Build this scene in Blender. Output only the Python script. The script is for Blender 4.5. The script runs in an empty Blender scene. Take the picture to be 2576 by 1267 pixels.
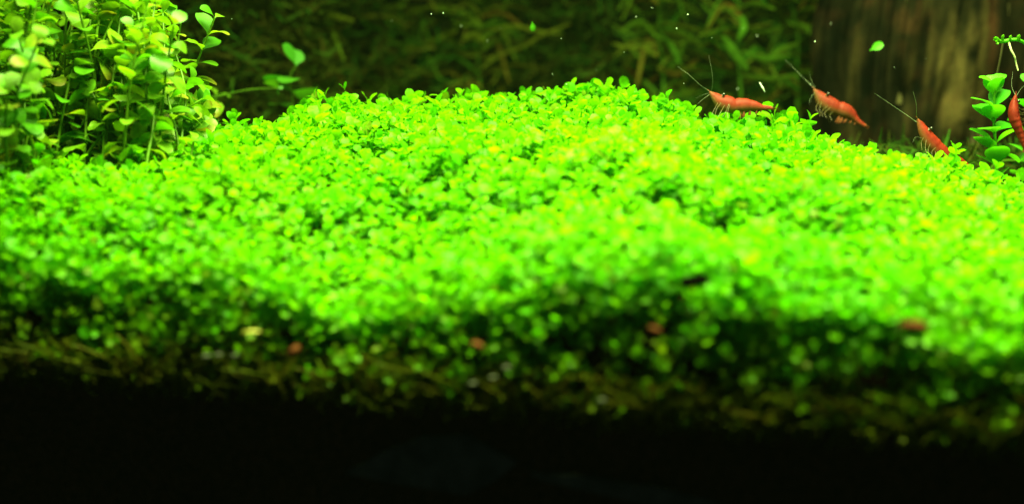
import bpy, math, random
import numpy as np
from mathutils import Vector, Matrix

random.seed(11)
RNG = np.random.default_rng(11)
sc = bpy.context.scene
COL = sc.collection

# ------------------------------------------------------------------ camera
F = 3034.0                       # focal length in pixels of a 2576 px wide picture
PITCH = math.radians(18.0)
CAM = np.array((0.0, -0.235, 0.113))
FW = np.array((0.0, math.cos(PITCH), -math.sin(PITCH)))
UP = np.array((0.0, math.sin(PITCH), math.cos(PITCH)))
RT = np.array((1.0, 0.0, 0.0))
cd = bpy.data.cameras.new('camera')
cam = bpy.data.objects.new('camera', cd)
COL.objects.link(cam)
cam.location = CAM
cam.rotation_euler = (math.pi / 2 - PITCH, 0, 0)
cd.sensor_width = 36.0
cd.lens = F / 2576 * 36
cd.clip_start = 0.01
cd.clip_end = 20
cd.dof.use_dof = True
cd.dof.focus_distance = 0.352
cd.dof.aperture_fstop = 5.9
sc.camera = cam

# ------------------------------------------------------------------ light
w = bpy.data.worlds.new('World')
sc.world = w
w.use_nodes = True
w.node_tree.nodes['Background'].inputs[0].default_value = (0.75, 0.9, 1.0, 1)
w.node_tree.nodes['Background'].inputs[1].default_value = 0.025


def area(name, loc, sx, sy, power, color, aim, spread=180):
    l = bpy.data.lights.new(name, 'AREA')
    l.shape = 'RECTANGLE'
    l.size, l.size_y = sx, sy
    l.energy = power
    l.color = color
    l.spread = math.radians(spread)
    o = bpy.data.objects.new(name, l)
    COL.objects.link(o)
    o.location = loc
    o.rotation_euler = (Vector(aim) - Vector(loc)).to_track_quat('-Z', 'Y').to_euler()
    return o


area('aquarium_lamp', (0.05, 0.065, 0.27), 0.32, 0.13, 4.4, (0.82, 1.0, 0.36), (0.05, 0.06, 0.0), 110)

sc.view_settings.view_transform = 'Standard'
sc.view_settings.look = 'None'
sc.view_settings.exposure = 0
sc.view_settings.gamma = 1
sc.render.engine = 'CYCLES'
sc.cycles.use_denoising = True
sc.cycles.max_bounces = 8
sc.cycles.diffuse_bounces = 5
sc.cycles.transmission_bounces = 6
sc.cycles.sample_clamp_indirect = 6


def P(u, v, D):
    """world point seen at (u, v) of a 2576 x 1267 picture, D metres along the view axis"""
    return CAM + D * (FW + (u - 1288) / F * RT - (v - 633.5) / F * UP)


def proj(p):
    d = np.asarray(p) - CAM
    D = d @ FW
    return 1288 + F * (d @ RT) / D, 633.5 - F * (d @ UP) / D, D


# ------------------------------------------------------------------ materials
def new_mat(name):
    m = bpy.data.materials.new(name)
    m.use_nodes = True
    nt = m.node_tree
    nt.nodes.clear()
    out = nt.nodes.new('ShaderNodeOutputMaterial')
    return m, nt, out


def rgb_mix(nt, a, b, fac):
    n = nt.nodes.new('ShaderNodeMix')
    n.data_type = 'RGBA'
    for idx, val in ((6, a), (7, b)):
        if isinstance(val, tuple):
            n.inputs[idx].default_value = (*val, 1)
        else:
            nt.links.new(val, n.inputs[idx])
    if isinstance(fac, float):
        n.inputs[0].default_value = fac
    else:
        nt.links.new(fac, n.inputs[0])
    return n.outputs[2]


def leaf_mat(name, green, yellow, brown, trans=0.4, tcol=1.9, rough=0.35, spec=0.5, bump=0.25, scale=900):
    """colour attribute tone: r = how yellow the leaf is, g = how old and brown it is"""
    m, nt, out = new_mat(name)
    at = nt.nodes.new('ShaderNodeVertexColor')
    at.layer_name = 'tone'
    sep = nt.nodes.new('ShaderNodeSeparateColor')
    nt.links.new(at.outputs[0], sep.inputs[0])
    c = rgb_mix(nt, green, yellow, sep.outputs[0])
    c = rgb_mix(nt, c, brown, sep.outputs[1])
    tc = nt.nodes.new('ShaderNodeTexCoord')
    ns = nt.nodes.new('ShaderNodeTexNoise')
    ns.inputs['Scale'].default_value = scale
    nt.links.new(tc.outputs['Object'], ns.inputs['Vector'])
    mr = nt.nodes.new('ShaderNodeMapRange')
    mr.inputs['From Min'].default_value = 0.3
    mr.inputs['From Max'].default_value = 0.7
    mr.inputs['To Min'].default_value = 0.72
    mr.inputs['To Max'].default_value = 1.2
    nt.links.new(ns.outputs[0], mr.inputs[0])
    mul = nt.nodes.new('ShaderNodeVectorMath')
    mul.operation = 'SCALE'
    nt.links.new(c, mul.inputs[0])
    nt.links.new(mr.outputs[0], mul.inputs['Scale'])
    pr = nt.nodes.new('ShaderNodeBsdfPrincipled')
    nt.links.new(mul.outputs[0], pr.inputs['Base Color'])
    pr.inputs['Roughness'].default_value = rough
    pr.inputs['Specular IOR Level'].default_value = spec
    bp = nt.nodes.new('ShaderNodeBump')
    bp.inputs['Strength'].default_value = bump
    bp.inputs['Distance'].default_value = 0.0004
    nt.links.new(ns.outputs[0], bp.inputs['Height'])
    nt.links.new(bp.outputs[0], pr.inputs['Normal'])
    tr = nt.nodes.new('ShaderNodeBsdfTranslucent')
    sc2 = nt.nodes.new('ShaderNodeVectorMath')
    sc2.operation = 'MULTIPLY'
    sc2.inputs[1].default_value = (tcol * 0.98, tcol, tcol * 0.3)
    nt.links.new(mul.outputs[0], sc2.inputs[0])
    nt.links.new(sc2.outputs[0], tr.inputs['Color'])
    mx = nt.nodes.new('ShaderNodeMixShader')
    mx.inputs[0].default_value = trans
    nt.links.new(pr.outputs[0], mx.inputs[1])
    nt.links.new(tr.outputs[0], mx.inputs[2])
    nt.links.new(mx.outputs[0], out.inputs[0])
    return m


def plain_mat(name, c1, c2, scale=200.0, rough=0.8, spec=0.3, bump=0.3, dist=0.001, stretch=(1, 1, 1), detail=6):
    m, nt, out = new_mat(name)
    tc = nt.nodes.new('ShaderNodeTexCoord')
    mp = nt.nodes.new('ShaderNodeMapping')
    mp.inputs['Scale'].default_value = stretch
    nt.links.new(tc.outputs['Object'], mp.inputs[0])
    ns = nt.nodes.new('ShaderNodeTexNoise')
    ns.inputs['Scale'].default_value = scale
    ns.inputs['Detail'].default_value = detail
    nt.links.new(mp.outputs[0], ns.inputs['Vector'])
    mr = nt.nodes.new('ShaderNodeMapRange')
    mr.inputs['From Min'].default_value = 0.35
    mr.inputs['From Max'].default_value = 0.65
    nt.links.new(ns.outputs[0], mr.inputs[0])
    c = rgb_mix(nt, c1, c2, mr.outputs[0])
    pr = nt.nodes.new('ShaderNodeBsdfPrincipled')
    nt.links.new(c, pr.inputs['Base Color'])
    pr.inputs['Roughness'].default_value = rough
    pr.inputs['Specular IOR Level'].default_value = spec
    bp = nt.nodes.new('ShaderNodeBump')
    bp.inputs['Strength'].default_value = bump
    bp.inputs['Distance'].default_value = dist
    nt.links.new(ns.outputs[0], bp.inputs['Height'])
    nt.links.new(bp.outputs[0], pr.inputs['Normal'])
    nt.links.new(pr.outputs[0], out.inputs[0])
    return m


M_carpet = leaf_mat('carpet_leaf', (0.050, 0.27, 0.001), (0.145, 0.39, 0.001), (0.13, 0.115, 0.008), 0.48, 1.9, 0.36, 0.08)
M_bush = leaf_mat('bush_leaf', (0.065, 0.25, 0.005), (0.18, 0.33, 0.010), (0.26, 0.18, 0.02), 0.4, 1.6, 0.4, 0.3, scale=500)
M_sprig = leaf_mat('sprig_leaf', (0.04, 0.32, 0.006), (0.11, 0.38, 0.008), (0.2, 0.12, 0.03), 0.4, 1.7, 0.4, 0.3, scale=600)
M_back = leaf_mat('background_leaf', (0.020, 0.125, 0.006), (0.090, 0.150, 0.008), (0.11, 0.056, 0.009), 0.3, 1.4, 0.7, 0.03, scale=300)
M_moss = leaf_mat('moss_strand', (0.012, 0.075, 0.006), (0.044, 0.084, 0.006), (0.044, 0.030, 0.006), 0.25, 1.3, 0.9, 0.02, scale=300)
M_soil = plain_mat('aquarium_soil', (0.010, 0.004, 0.002), (0.065, 0.028, 0.012), 700, 0.95, 0.1, 0.8)
M_wall = plain_mat('dark_back_panel', (0.006, 0.009, 0.006), (0.012, 0.016, 0.010), 20, 0.7, 0.2, 0.1)
M_pale = plain_mat('pale_root', (0.35, 0.42, 0.2), (0.5, 0.5, 0.3), 800, 0.5, 0.4)
M_slab = plain_mat('grey_slab', (0.02, 0.026, 0.02), (0.065, 0.075, 0.06), 180, 0.8, 0.2)
M_grain = plain_mat('pale_grain', (0.03, 0.035, 0.025), (0.07, 0.075, 0.055), 500, 0.8, 0.05)
M_speck = plain_mat('white_speck', (0.18, 0.25, 0.2), (0.6, 0.7, 0.6), 800, 0.4, 0.5)
M_black = plain_mat('black_seed', (0.001, 0.001, 0.001), (0.003, 0.002, 0.002), 900, 0.9, 0.0)
M_dead = plain_mat('decayed_leaf', (0.05, 0.017, 0.006), (0.11, 0.036, 0.012), 500, 0.8, 0.03)
M_yellow = plain_mat('yellowed_leaf', (0.28, 0.26, 0.02), (0.36, 0.34, 0.05), 600, 0.5, 0.4)
M_bark_strip = plain_mat('bark_strip', (0.03, 0.028, 0.010), (0.15, 0.13, 0.05), 160, 0.9, 0.15, 0.8, stretch=(1, 1, 0.25))


# ------------------------------------------------------------------ mesh helpers
def link(name, data, parent=None, mat=None):
    o = bpy.data.objects.new(name, data)
    COL.objects.link(o)
    if parent is not None:
        o.parent = parent
    if mat is not None and data is not None and not data.materials:
        data.materials.append(mat)
    return o


def tag(o, label=None, cat=None, group=None, kind=None):
    for k, val in (('label', label), ('category', cat), ('group', group), ('kind', kind)):
        if val:
            o[k] = val
    return o


def empty(name, loc=(0, 0, 0)):
    o = bpy.data.objects.new(name, None)
    o.empty_display_size = 0.01
    COL.objects.link(o)
    o.location = [float(a) for a in loc]
    return o


def mesh_from(name, V, Fq, tone=None, smooth=True):
    """V: n x 3, Fq: m x 4 (quads; a triangle repeats no vertex and uses a list instead)"""
    me = bpy.data.meshes.new(name)
    V = np.asarray(V, dtype=np.float32)
    Fq = np.asarray(Fq, dtype=np.int32)
    me.vertices.add(len(V))
    me.vertices.foreach_set('co', V.ravel())
    k = Fq.shape[1]
    me.loops.add(Fq.size)
    me.loops.foreach_set('vertex_index', Fq.ravel())
    me.polygons.add(len(Fq))
    me.polygons.foreach_set('loop_start', np.arange(0, Fq.size, k, dtype=np.int32))
    me.polygons.foreach_set('loop_total', np.full(len(Fq), k, dtype=np.int32))
    if smooth:
        me.polygons.foreach_set('use_smooth', np.ones(len(Fq), dtype=bool))
    if tone is not None:
        ca = me.color_attributes.new('tone', 'FLOAT_COLOR', 'POINT')
        T = np.ones((len(V), 4), dtype=np.float32)
        T[:, :tone.shape[1]] = tone
        ca.data.foreach_set('color', T.ravel())
    me.update(calc_edges=True)
    me.validate()
    return me


class Bag:
    def __init__(s):
        s.V, s.Q, s.T, s.n = [], [], [], 0

    def add(s, V, Q, T):
        s.V.append(V)
        s.Q.append(np.asarray(Q) + s.n)
        s.T.append(T if T.ndim == 2 else np.tile(T, (len(V), 1)))
        s.n += len(V)

    def arrays(s):
        return np.concatenate(s.V), np.concatenate(s.Q), np.concatenate(s.T)

    def mesh(s, name, smooth=True):
        V, Q, T = s.arrays()
        return mesh_from(name, V, Q, T, smooth)


def grid_quads(nu, nv, closed=False):
    q = []
    for i in range(nu - 1):
        for j in range(nv if closed else nv - 1):
            j2 = (j + 1) % nv
            q.append((i * nv + j, i * nv + j2, (i + 1) * nv + j2, (i + 1) * nv + j))
    return np.array(q)


def leaf_shape(L, W, arch, cup=0.15, n=6, tip=0.6, twist=0.0):
    """leaf growing along +x from the origin, face up (+z), arching down by `arch` radians"""
    ts = np.linspace(0, 1, n) ** 0.92
    out = []
    x = z = 0.0
    px = 0.0
    for i, t in enumerate(ts):
        if i:
            a = arch * (t - 0.25)
            x += (t - px) * L * math.cos(a)
            z -= (t - px) * L * math.sin(a)
        px = t
        q = max(0.0, (t - 0.08) / 0.92)
        if q < 0.58:
            k = math.sin(math.pi / 2 * q / 0.58) ** (2 * tip)
        else:
            k = math.sqrt(max(0.0, 1 - ((q - 0.58) / 0.42) ** 2)) * 0.94 + 0.06
        wd = W * 0.5 * max(0.10, k)
        if i == n - 1:
            wd = W * 0.22
        tw = twist * t
        for sgn in (-1, 0, 1):
            yy = sgn * wd
            zz = cup * abs(sgn) * wd
            out.append((x, yy * math.cos(tw), z + zz + yy * math.sin(tw)))
    return np.array(out), grid_quads(n, 3)


def tube(pts, radii, seg=6, cap=True):
    pts = np.asarray(pts, float)
    n = len(pts)
    tan = np.gradient(pts, axis=0)
    tan /= np.linalg.norm(tan, axis=1)[:, None] + 1e-12
    ref = np.array((0.31, 0.87, 0.38))
    V = []
    for i in range(n):
        a = np.cross(tan[i], ref)
        a /= np.linalg.norm(a)
        b = np.cross(tan[i], a)
        for j in range(seg):
            th = 2 * math.pi * j / seg
            V.append(pts[i] + radii[i] * (a * math.cos(th) + b * math.sin(th)))
    return np.array(V), grid_quads(n, seg, True)


def spline(ctrl, n):
    """Catmull-Rom through the control rows"""
    c = np.asarray(ctrl, float)
    c = np.vstack((2 * c[0] - c[1], c, 2 * c[-1] - c[-2]))
    m = len(c) - 3
    out = []
    for k in range(n):
        s = k / (n - 1) * m
        i = min(int(s), m - 1)
        t = s - i
        p0, p1, p2, p3 = c[i:i + 4]
        out.append(0.5 * ((2 * p1) + (-p0 + p2) * t + (2 * p0 - 5 * p1 + 4 * p2 - p3) * t * t + (-p0 + 3 * p1 - 3 * p2 + p3) * t ** 3))
    return np.array(out)


def frame(x, n):
    """3 x 3 whose columns send local x along x and local z near n"""
    x = np.asarray(x, float)
    x = x / np.linalg.norm(x)
    y = np.cross(n, x)
    ln = np.linalg.norm(y)
    if ln < 1e-6:
        y = np.cross((0.3, 0.8, 0.5), x)
        ln = np.linalg.norm(y)
    y /= ln
    return np.stack((x, y, np.cross(x, y)), axis=1)


def rotz(a):
    c, s = math.cos(a), math.sin(a)
    return np.array(((c, -s, 0), (s, c, 0), (0, 0, 1)))


def rot_to(n):
    """rotation sending +z to n"""
    n = np.asarray(n, float)
    n = n / np.linalg.norm(n)
    return np.array(Vector((0, 0, 1)).rotation_difference(Vector(n)).to_matrix())


def vnoise(x, y, seed=0):
    """smooth value noise on arrays"""
    x = np.asarray(x, float)
    y = np.asarray(y, float)
    xi, yi = np.floor(x).astype(int), np.floor(y).astype(int)
    fx, fy = x - xi, y - yi
    fx = fx * fx * (3 - 2 * fx)
    fy = fy * fy * (3 - 2 * fy)

    def h(a, b):
        n = (a * 374761393 + b * 668265263 + seed * 974634777) & 0x7fffffff
        n = (n ^ (n >> 13)) * 1274126177 & 0x7fffffff
        return ((n ^ (n >> 16)) & 0xffff) / 65535.0
    return (h(xi, yi) * (1 - fx) + h(xi + 1, yi) * fx) * (1 - fy) + (h(xi, yi + 1) * (1 - fx) + h(xi + 1, yi + 1) * fx) * fy


# ------------------------------------------------------------------ shape of the planted mound
CR_U = [-700, -300, 0, 300, 480, 650, 800, 1000, 1300, 1580, 1700, 1800, 1950, 2100, 2200, 2400, 2576, 2900, 3300]
CR_V = [16 + a for a in (520, 455, 425, 376, 334, 304, 262, 244, 235, 228, 262, 302, 318, 338, 372, 424, 470, 540, 620)]
LIP_U = [-500, 0, 150, 300, 480, 650, 850, 1100, 1350, 1600, 1800, 2000, 2200, 2400, 2576, 3000]
LIP_V = [a - 30 for a in (640, 665, 690, 730, 690, 720, 800, 770, 745, 725, 745, 775, 810, 850, 880, 930)]


def crest_D(u):
    return 0.385 - 0.045 * min(1.3, abs((u - 1350) / 1288)) ** 1.6


def y_front(x):
    return -0.17 * x


XS = np.linspace(-0.26, 0.26, 261)
cu, cv = np.linspace(-700, 3300, 400), None
cpts = np.array([P(u, np.interp(u, CR_U, CR_V), crest_D(u)) for u in cu])
CY = np.interp(XS, cpts[:, 0], cpts[:, 1])
CZ = np.interp(XS, cpts[:, 0], cpts[:, 2])
lpts = []
for u in np.linspace(-500, 3000, 300):
    v = np.interp(u, LIP_U, LIP_V)
    # where this ray meets the plane 6 mm behind the front glass
    d = FW + (u - 1288) / F * RT - (v - 633.5) / F * UP
    s = (0.008 - CAM[1] - 0.17 * CAM[0]) / (d[1] + 0.17 * d[0])
    lpts.append(CAM + s * d)
lpts = np.array(lpts)
LZ = np.interp(XS, lpts[:, 0], lpts[:, 2])

HUMPS = [(1300, 405, 0.315, 0.042, 0.016, 0.0045), (1750, 440, 0.30, 0.03, 0.014, 0.003), (420, 470, 0.30, 0.03, 0.016, 0.003),
         (2250, 520, 0.29, 0.03, 0.016, 0.004), (1000, 600, 0.265, 0.02, 0.012, -0.004), (1500, 640, 0.26, 0.025, 0.012, 0.003),
         (1900, 560, 0.275, 0.02, 0.01, -0.003), (700, 560, 0.28, 0.03, 0.012, -0.003)]
HUMP_XY = [(*P(u, v, D)[:2], sx, sy, a) for u, v, D, sx, sy, a in HUMPS]


def top_z(x, y):
    """height of the leafy surface"""
    x = np.asarray(x, float)
    y = np.asarray(y, float)
    yf = y_front(x)
    yc = np.interp(x, XS, CY)
    zc = np.interp(x, XS, CZ)
    zl = np.interp(x, XS, LZ)
    t = (y - yf) / (yc - yf)
    tt = np.clip(t, 0, 1)
    z = zl + (zc - zl) * (tt ** 1.15)
    z = z + 0.004 * np.sin(math.pi * tt) * (tt < 1)
    front = np.clip((0.012 - (y - yf)) / 0.012, 0, 1)
    z = z - 0.008 * front ** 2
    back = np.clip(y - yc, 0, 1)
    z = z - 1.1 * back - 4.0 * back ** 2 * 3
    for hx, hy, sx, sy, a in HUMP_XY:
        z = z + a * np.exp(-((x - hx) / sx) ** 2 - ((y - hy) / sy) ** 2)
    mid = np.clip(tt * 4, 0.25, 1)
    z = z + (vnoise(x * 55 + 9, y * 70 + 4, 3) - 0.5) * 0.006 * mid + (vnoise(x * 150, y * 170, 5) - 0.5) * 0.0035
    return np.maximum(z, 0.002)


def top_n(x, y):
    e = 0.004
    dx = (top_z(x + e, y) - top_z(x - e, y)) / (2 * e)
    dy = (top_z(x, y + e) - top_z(x, y - e)) / (2 * e)
    n = np.array((-float(dx), -float(dy), 1.0))
    return n / np.linalg.norm(n)


# ------------------------------------------------------------------ setting: soil, back panel
# soil: a sheet under the plants, a front face against the glass and the floor behind
gx = np.linspace(-0.32, 0.32, 190)
rows = []
ys_rel = np.concatenate((np.linspace(0.0, 0.03, 14), np.linspace(0.035, 0.55, 80)))
for r in ys_rel:
    y = y_front(gx) + 0.0045 + r
    z = top_z(gx, y) - 0.011
    z = np.minimum(z, 0.001 + np.clip((r - 0.008) * 2.2, 0, 1))
    z = np.maximum(z, 0.0) + (vnoise(gx * 420, y * 420, 8) - 0.5) * 0.002
    rows.append(np.stack((gx, y, z), axis=1))
front_rows = []
for k, zz in enumerate(np.linspace(-0.07, -0.001, 24)):
    y = y_front(gx) + 0.0045 + (vnoise(gx * 380, np.full_like(gx, zz * 380), 12) - 0.5) * 0.0012
    front_rows.append(np.stack((gx, y, np.full_like(gx, zz)), axis=1))
G = np.array(front_rows + rows)
soil = link('soil', mesh_from('soil', G.reshape(-1, 3), grid_quads(G.shape[0], G.shape[1])), None, M_soil)
tag(soil, 'dark brown aquarium soil under the plants', None, None, 'structure')

bw = Bag()
bx = np.linspace(-0.5, 0.5, 20)
bz = np.linspace(-0.07, 0.5, 12)
BW = np.array([[(x, 0.46 - 0.17 * x, z) for x in bx] for z in bz])
wall = link('back_wall', mesh_from('back_wall', BW.reshape(-1, 3), grid_quads(12, 20)), None, M_wall)
tag(wall, 'dark rear panel of the tank', None, None, 'structure')


# ------------------------------------------------------------------ carpet plant
def make_sprig(rng, L0, npairs, inter, res, upright=1.0, old=0.0, stem_r=0.00035, top_up=68):
    """one shoot: a stem along +z whose TOP is at the origin, opposite leaf pairs turned by 90 degrees"""
    b = Bag()
    ln = inter * npairs + 0.004
    k = 4
    lean = rng.normal(0, 0.12, 2)
    sp = np.array([(lean[0] * (s * ln), lean[1] * (s * ln), -ln * s) for s in np.linspace(0, 1, k)])
    tv, tq = tube(sp, [stem_r * 0.7] + [stem_r] * (k - 1), 4)
    b.add(tv, tq, np.array((0.5, 0.1 + old * 0.5, 0, 1.0)))
    az = rng.uniform(0, math.pi)
    for i in range(npairs):
        depth = i * inter + rng.normal(0, inter * 0.15)
        f = i / max(1, npairs - 1)
        el = math.radians(top_up - 62 * f ** 0.8 * upright)
        size = L0 * (0.62 + 0.38 * min(1, (i + 0.6) / 1.6)) * rng.uniform(0.85, 1.15)
        for side in (0, 1):
            a = az + side * math.pi + rng.normal(0, 0.18)
            e = el + rng.normal(0, 0.22)
            Lw = size * rng.uniform(0.9, 1.1)
            V, Q = leaf_shape(Lw, Lw * rng.uniform(0.62, 0.84), rng.uniform(0.3, 1.25), rng.uniform(-0.05, 0.22), res, 0.62, rng.normal(0, 0.25))
            d = np.array((math.cos(a) * math.cos(e), math.sin(a) * math.cos(e), math.sin(e)))
            n = np.array((-math.cos(a) * math.sin(e), -math.sin(a) * math.sin(e), math.cos(e)))
            V = V @ frame(d, n).T + np.array((lean[0] * depth, lean[1] * depth, -depth))
            yv = np.clip(rng.normal(0.45, 0.28), 0, 1)
            br = np.clip(old * rng.uniform(0.2, 1.2) + 0.25 * f * rng.random() ** 3 + (0.6 if rng.random() < 0.02 else 0), 0, 1)
            b.add(V, Q, np.array((yv, br, 0, 1.0)))
        az += math.pi / 2
    return b.arrays()


vr = np.random.default_rng(5)
VAR = [make_sprig(vr, 0.0041, vr.integers(4, 7), 0.0022, 5) for _ in range(36)]
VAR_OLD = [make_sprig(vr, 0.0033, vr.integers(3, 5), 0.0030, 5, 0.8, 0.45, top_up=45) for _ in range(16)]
VAR_FINE = [make_sprig(vr, 0.0052, vr.integers(4, 6), 0.0027, 9, stem_r=0.0004) for _ in range(24)]
FINE_ME = [mesh_from('sprig', *a) for a in VAR_FINE]
for me in FINE_ME:
    me.materials.append(M_carpet)

carpet = empty('carpet_plant', (0, 0, 0))
tag(carpet, 'dense bright green carpet of tiny round leaves covering the mound', 'carpet plant')

cb = Bag()
fine_spots = []
step = 0.0031
for yy in np.arange(-0.06, 0.30, step):
    for xx in np.arange(-0.25, 0.25, step):
        x = xx + RNG.uniform(-0.5, 0.5) * step
        y = yy + RNG.uniform(-0.5, 0.5) * step
        yf = y_front(x)
        yc = float(np.interp(x, XS, CY))
        if y < yf + 0.006 or y > yc + 0.022:
            continue
        z = float(top_z(x, y))
        u, v, D = proj((x, y, z))
        if u < -420 or u > 2576 + 420:
            continue
        if 0.0 < y - yf and RNG.random() < (0.5 if y > yc + 0.012 else 0.0):
            continue
        n = top_n(x, y)
        n = n * np.array((0.7, 0.7, 1.0)) + RNG.normal(0, 0.22, 3) * np.array((1, 1, 0.3))
        s = RNG.uniform(0.70, 1.18) * (0.80 + 0.24 * min(1.0, (y - yf) / (yc - yf)))
        dz = RNG.normal(0, 0.0014)
        tall = RNG.random()
        if tall > 0.955:
            dz += 0.003
        R = rot_to(n) @ rotz(RNG.uniform(0, 6.28))
        pos = np.array((x, y, z + dz))
        if (tall > 0.955 or (abs(y - yc) < 0.006 and RNG.random() < 0.55)) and -30 < u < 2606 and y < yc + 0.008 and len(fine_spots) < 1500:
            fine_spots.append((pos, R, s))
            continue
        V, Q, T = VAR[RNG.integers(len(VAR))]
        # patches of older, yellower growth
        T = T.copy()
        T[:, 0] = np.clip(T[:, 0] + (float(vnoise(x * 30, y * 30, 21)) - 0.5) * 0.7, 0, 1)
        cb.add((V * s) @ R.T + pos, Q, T)

# front face against the glass: shoots that lean out towards the camera, browner lower down
xs = np.arange(-0.165, 0.165, 0.0026)
for x0 in xs:
    zt = float(np.interp(x0, XS, LZ))
    for z0 in np.arange(0.002, zt - 0.001, 0.0027):
        x = x0 + RNG.uniform(-1, 1) * 0.0016
        z = z0 + RNG.uniform(-1, 1) * 0.0016
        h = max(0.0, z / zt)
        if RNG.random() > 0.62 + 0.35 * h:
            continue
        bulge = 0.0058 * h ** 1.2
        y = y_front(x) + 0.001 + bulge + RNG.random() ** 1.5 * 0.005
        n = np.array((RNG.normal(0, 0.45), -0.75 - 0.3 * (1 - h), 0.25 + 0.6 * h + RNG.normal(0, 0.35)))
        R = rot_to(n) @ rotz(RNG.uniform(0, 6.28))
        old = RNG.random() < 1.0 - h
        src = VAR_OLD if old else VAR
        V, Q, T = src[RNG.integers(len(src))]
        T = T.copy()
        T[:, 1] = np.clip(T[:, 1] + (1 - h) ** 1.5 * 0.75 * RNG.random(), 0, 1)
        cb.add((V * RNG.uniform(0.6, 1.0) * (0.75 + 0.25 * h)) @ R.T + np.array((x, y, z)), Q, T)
foliage = link('foliage', cb.mesh('carpet_foliage'), carpet, M_carpet)
tag(foliage, None, None, None, 'stuff')

# stems and roots showing between the leaves at the foot of the carpet
rb = Bag()
for k in range(1500):
    x = RNG.uniform(-0.16, 0.16)
    y = y_front(x) + 0.0015 + RNG.random() * 0.006
    z0 = -0.005 * RNG.random() + 0.001
    hgt = RNG.uniform(0.003, 0.011)
    pts = [(x + RNG.normal(0, 0.004) * s, y + RNG.normal(0, 0.0008) * s, z0 + hgt * s) for s in np.linspace(0, 1, 4)]
    V, Q = tube(pts, [0.00022, 0.0003, 0.0003, 0.0002], 4)
    rb.add(V, Q, np.array((RNG.random(), RNG.uniform(0.7, 1.0), 0, 1)))
roots = link('stems', rb.mesh('carpet_stems'), carpet, M_carpet)
tag(roots, None, None, None, 'stuff')

RNG.shuffle(fine_spots)
fine_spots = sorted(fine_spots, key=lambda a: 0)[:300] if len(fine_spots) <= 300 else fine_spots
for i, (pos, R, s) in enumerate(fine_spots):
    if i < 300:
        o = link('sprig', FINE_ME[i % len(FINE_ME)], carpet)
        M4 = Matrix(R.tolist()).to_4x4()
        o.matrix_local = Matrix.Translation([float(a) for a in pos]) @ M4 @ Matrix.Scale(float(s), 4)
extra = Bag()
for pos, R, s in fine_spots[300:]:
    V, Q, T = VAR_FINE[RNG.integers(len(VAR_FINE))]
    extra.add((V * s) @ R.T + pos, Q, T)
if extra.n:
    ex = link('taller_sprigs', extra.mesh('taller_sprigs'), carpet, M_carpet)
    tag(ex, None, None, None, 'stuff')


# ------------------------------------------------------------------ stemmed plants with single leaves
LEAF_LIB = {}


def leaf_library(key, mat, rng, count, ratio, arch, res=8, yel=(0.4, 0.3), brown=0.1, tip=0.55, cup=(-0.05, 0.2)):
    lib = []
    for k in range(count):
        V, Q = leaf_shape(1.0, rng.uniform(*ratio), rng.uniform(*arch), rng.uniform(*cup), res, tip, rng.normal(0, 0.2))
        y = np.clip(rng.normal(*yel), 0, 1)
        # an ageing edge on some leaves
        T = np.tile(np.array((y, 0.0, 0, 1.0)), (len(V), 1))
        if rng.random() < brown:
            T[:, 1] = np.clip((V[:, 0] / V[:, 0].max() - 0.55) * 1.6, 0, 0.8)
            T[:, 0] = 1
        me = mesh_from('leaf', V, Q, T)
        me.materials.append(mat)
        lib.append((me, V, Q, T))
    LEAF_LIB[key] = lib
    return lib


def put_leaf(lib, parent, pos, d, n, size, rng):
    me = lib[rng.integers(len(lib))][0]
    o = link('leaf', me, parent)
    M4 = Matrix(frame(d, n).tolist()).to_4x4()
    o.matrix_local = Matrix.Translation([float(a) for a in pos]) @ M4 @ Matrix.Scale(float(size), 4)
    return o


def stem_leaves(pts, inter, size, rng, lowest=0.05, el0=0.9, el1=0.1):
    """opposite pairs along a polyline (root to tip): yields pos, direction, normal, size"""
    pts = np.asarray(pts)
    seg = np.linalg.norm(np.diff(pts, axis=0), axis=1)
    cum = np.concatenate(([0], np.cumsum(seg)))
    tot = cum[-1]
    s = tot
    az = rng.uniform(0, 3.14)
    k = 0
    while s > tot * lowest:
        i = min(len(seg) - 1, int(np.searchsorted(cum, s) - 1))
        i = max(i, 0)
        p = pts[i] + (pts[i + 1] - pts[i]) * ((s - cum[i]) / seg[i])
        ax = (pts[i + 1] - pts[i]) / seg[i]
        B = rot_to(ax)
        f = min(1, k / 5)
        el = el0 + (el1 - el0) * f
        sz = size * (0.55 + 0.45 * min(1, (k + 0.8) / 2.2))
        for side in (0, 1):
            a = az + side * math.pi + rng.normal(0, 0.4)
            e = el + rng.normal(0, 0.33)
            d = B @ np.array((math.cos(a) * math.cos(e), math.sin(a) * math.cos(e), math.sin(e)))
            n = B @ np.array((-math.cos(a) * math.sin(e), -math.sin(a) * math.sin(e), math.cos(e)))
            yield p, d, n, sz * rng.uniform(0.8, 1.2)
        az += math.pi / 2
        s -= inter * rng.uniform(0.8, 1.2)
        k += 1


def stem_mesh(pts, r, tone, name='stem'):
    V, Q = tube(pts, [r * (1 - 0.45 * i / (len(pts) - 1)) for i in range(len(pts))], 6)
    return mesh_from(name, V, Q, np.tile(np.array((*tone, 0, 1.0)), (len(V), 1)))


# --- the bush on the left
br = np.random.default_rng(21)
lib_bush = leaf_library('bush', M_bush, br, 30, (0.52, 0.76), (0.7, 2.1), 9, (0.42, 0.3), 0.1)
bush = empty('stem_plant', P(200, 420, 0.35))
tag(bush, 'tall leafy bush with larger oval yellow-green leaves rising behind the carpet', 'aquarium plant')
base = np.array(bush.location)
bf = Bag()
stems = []
NB = 150
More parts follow.
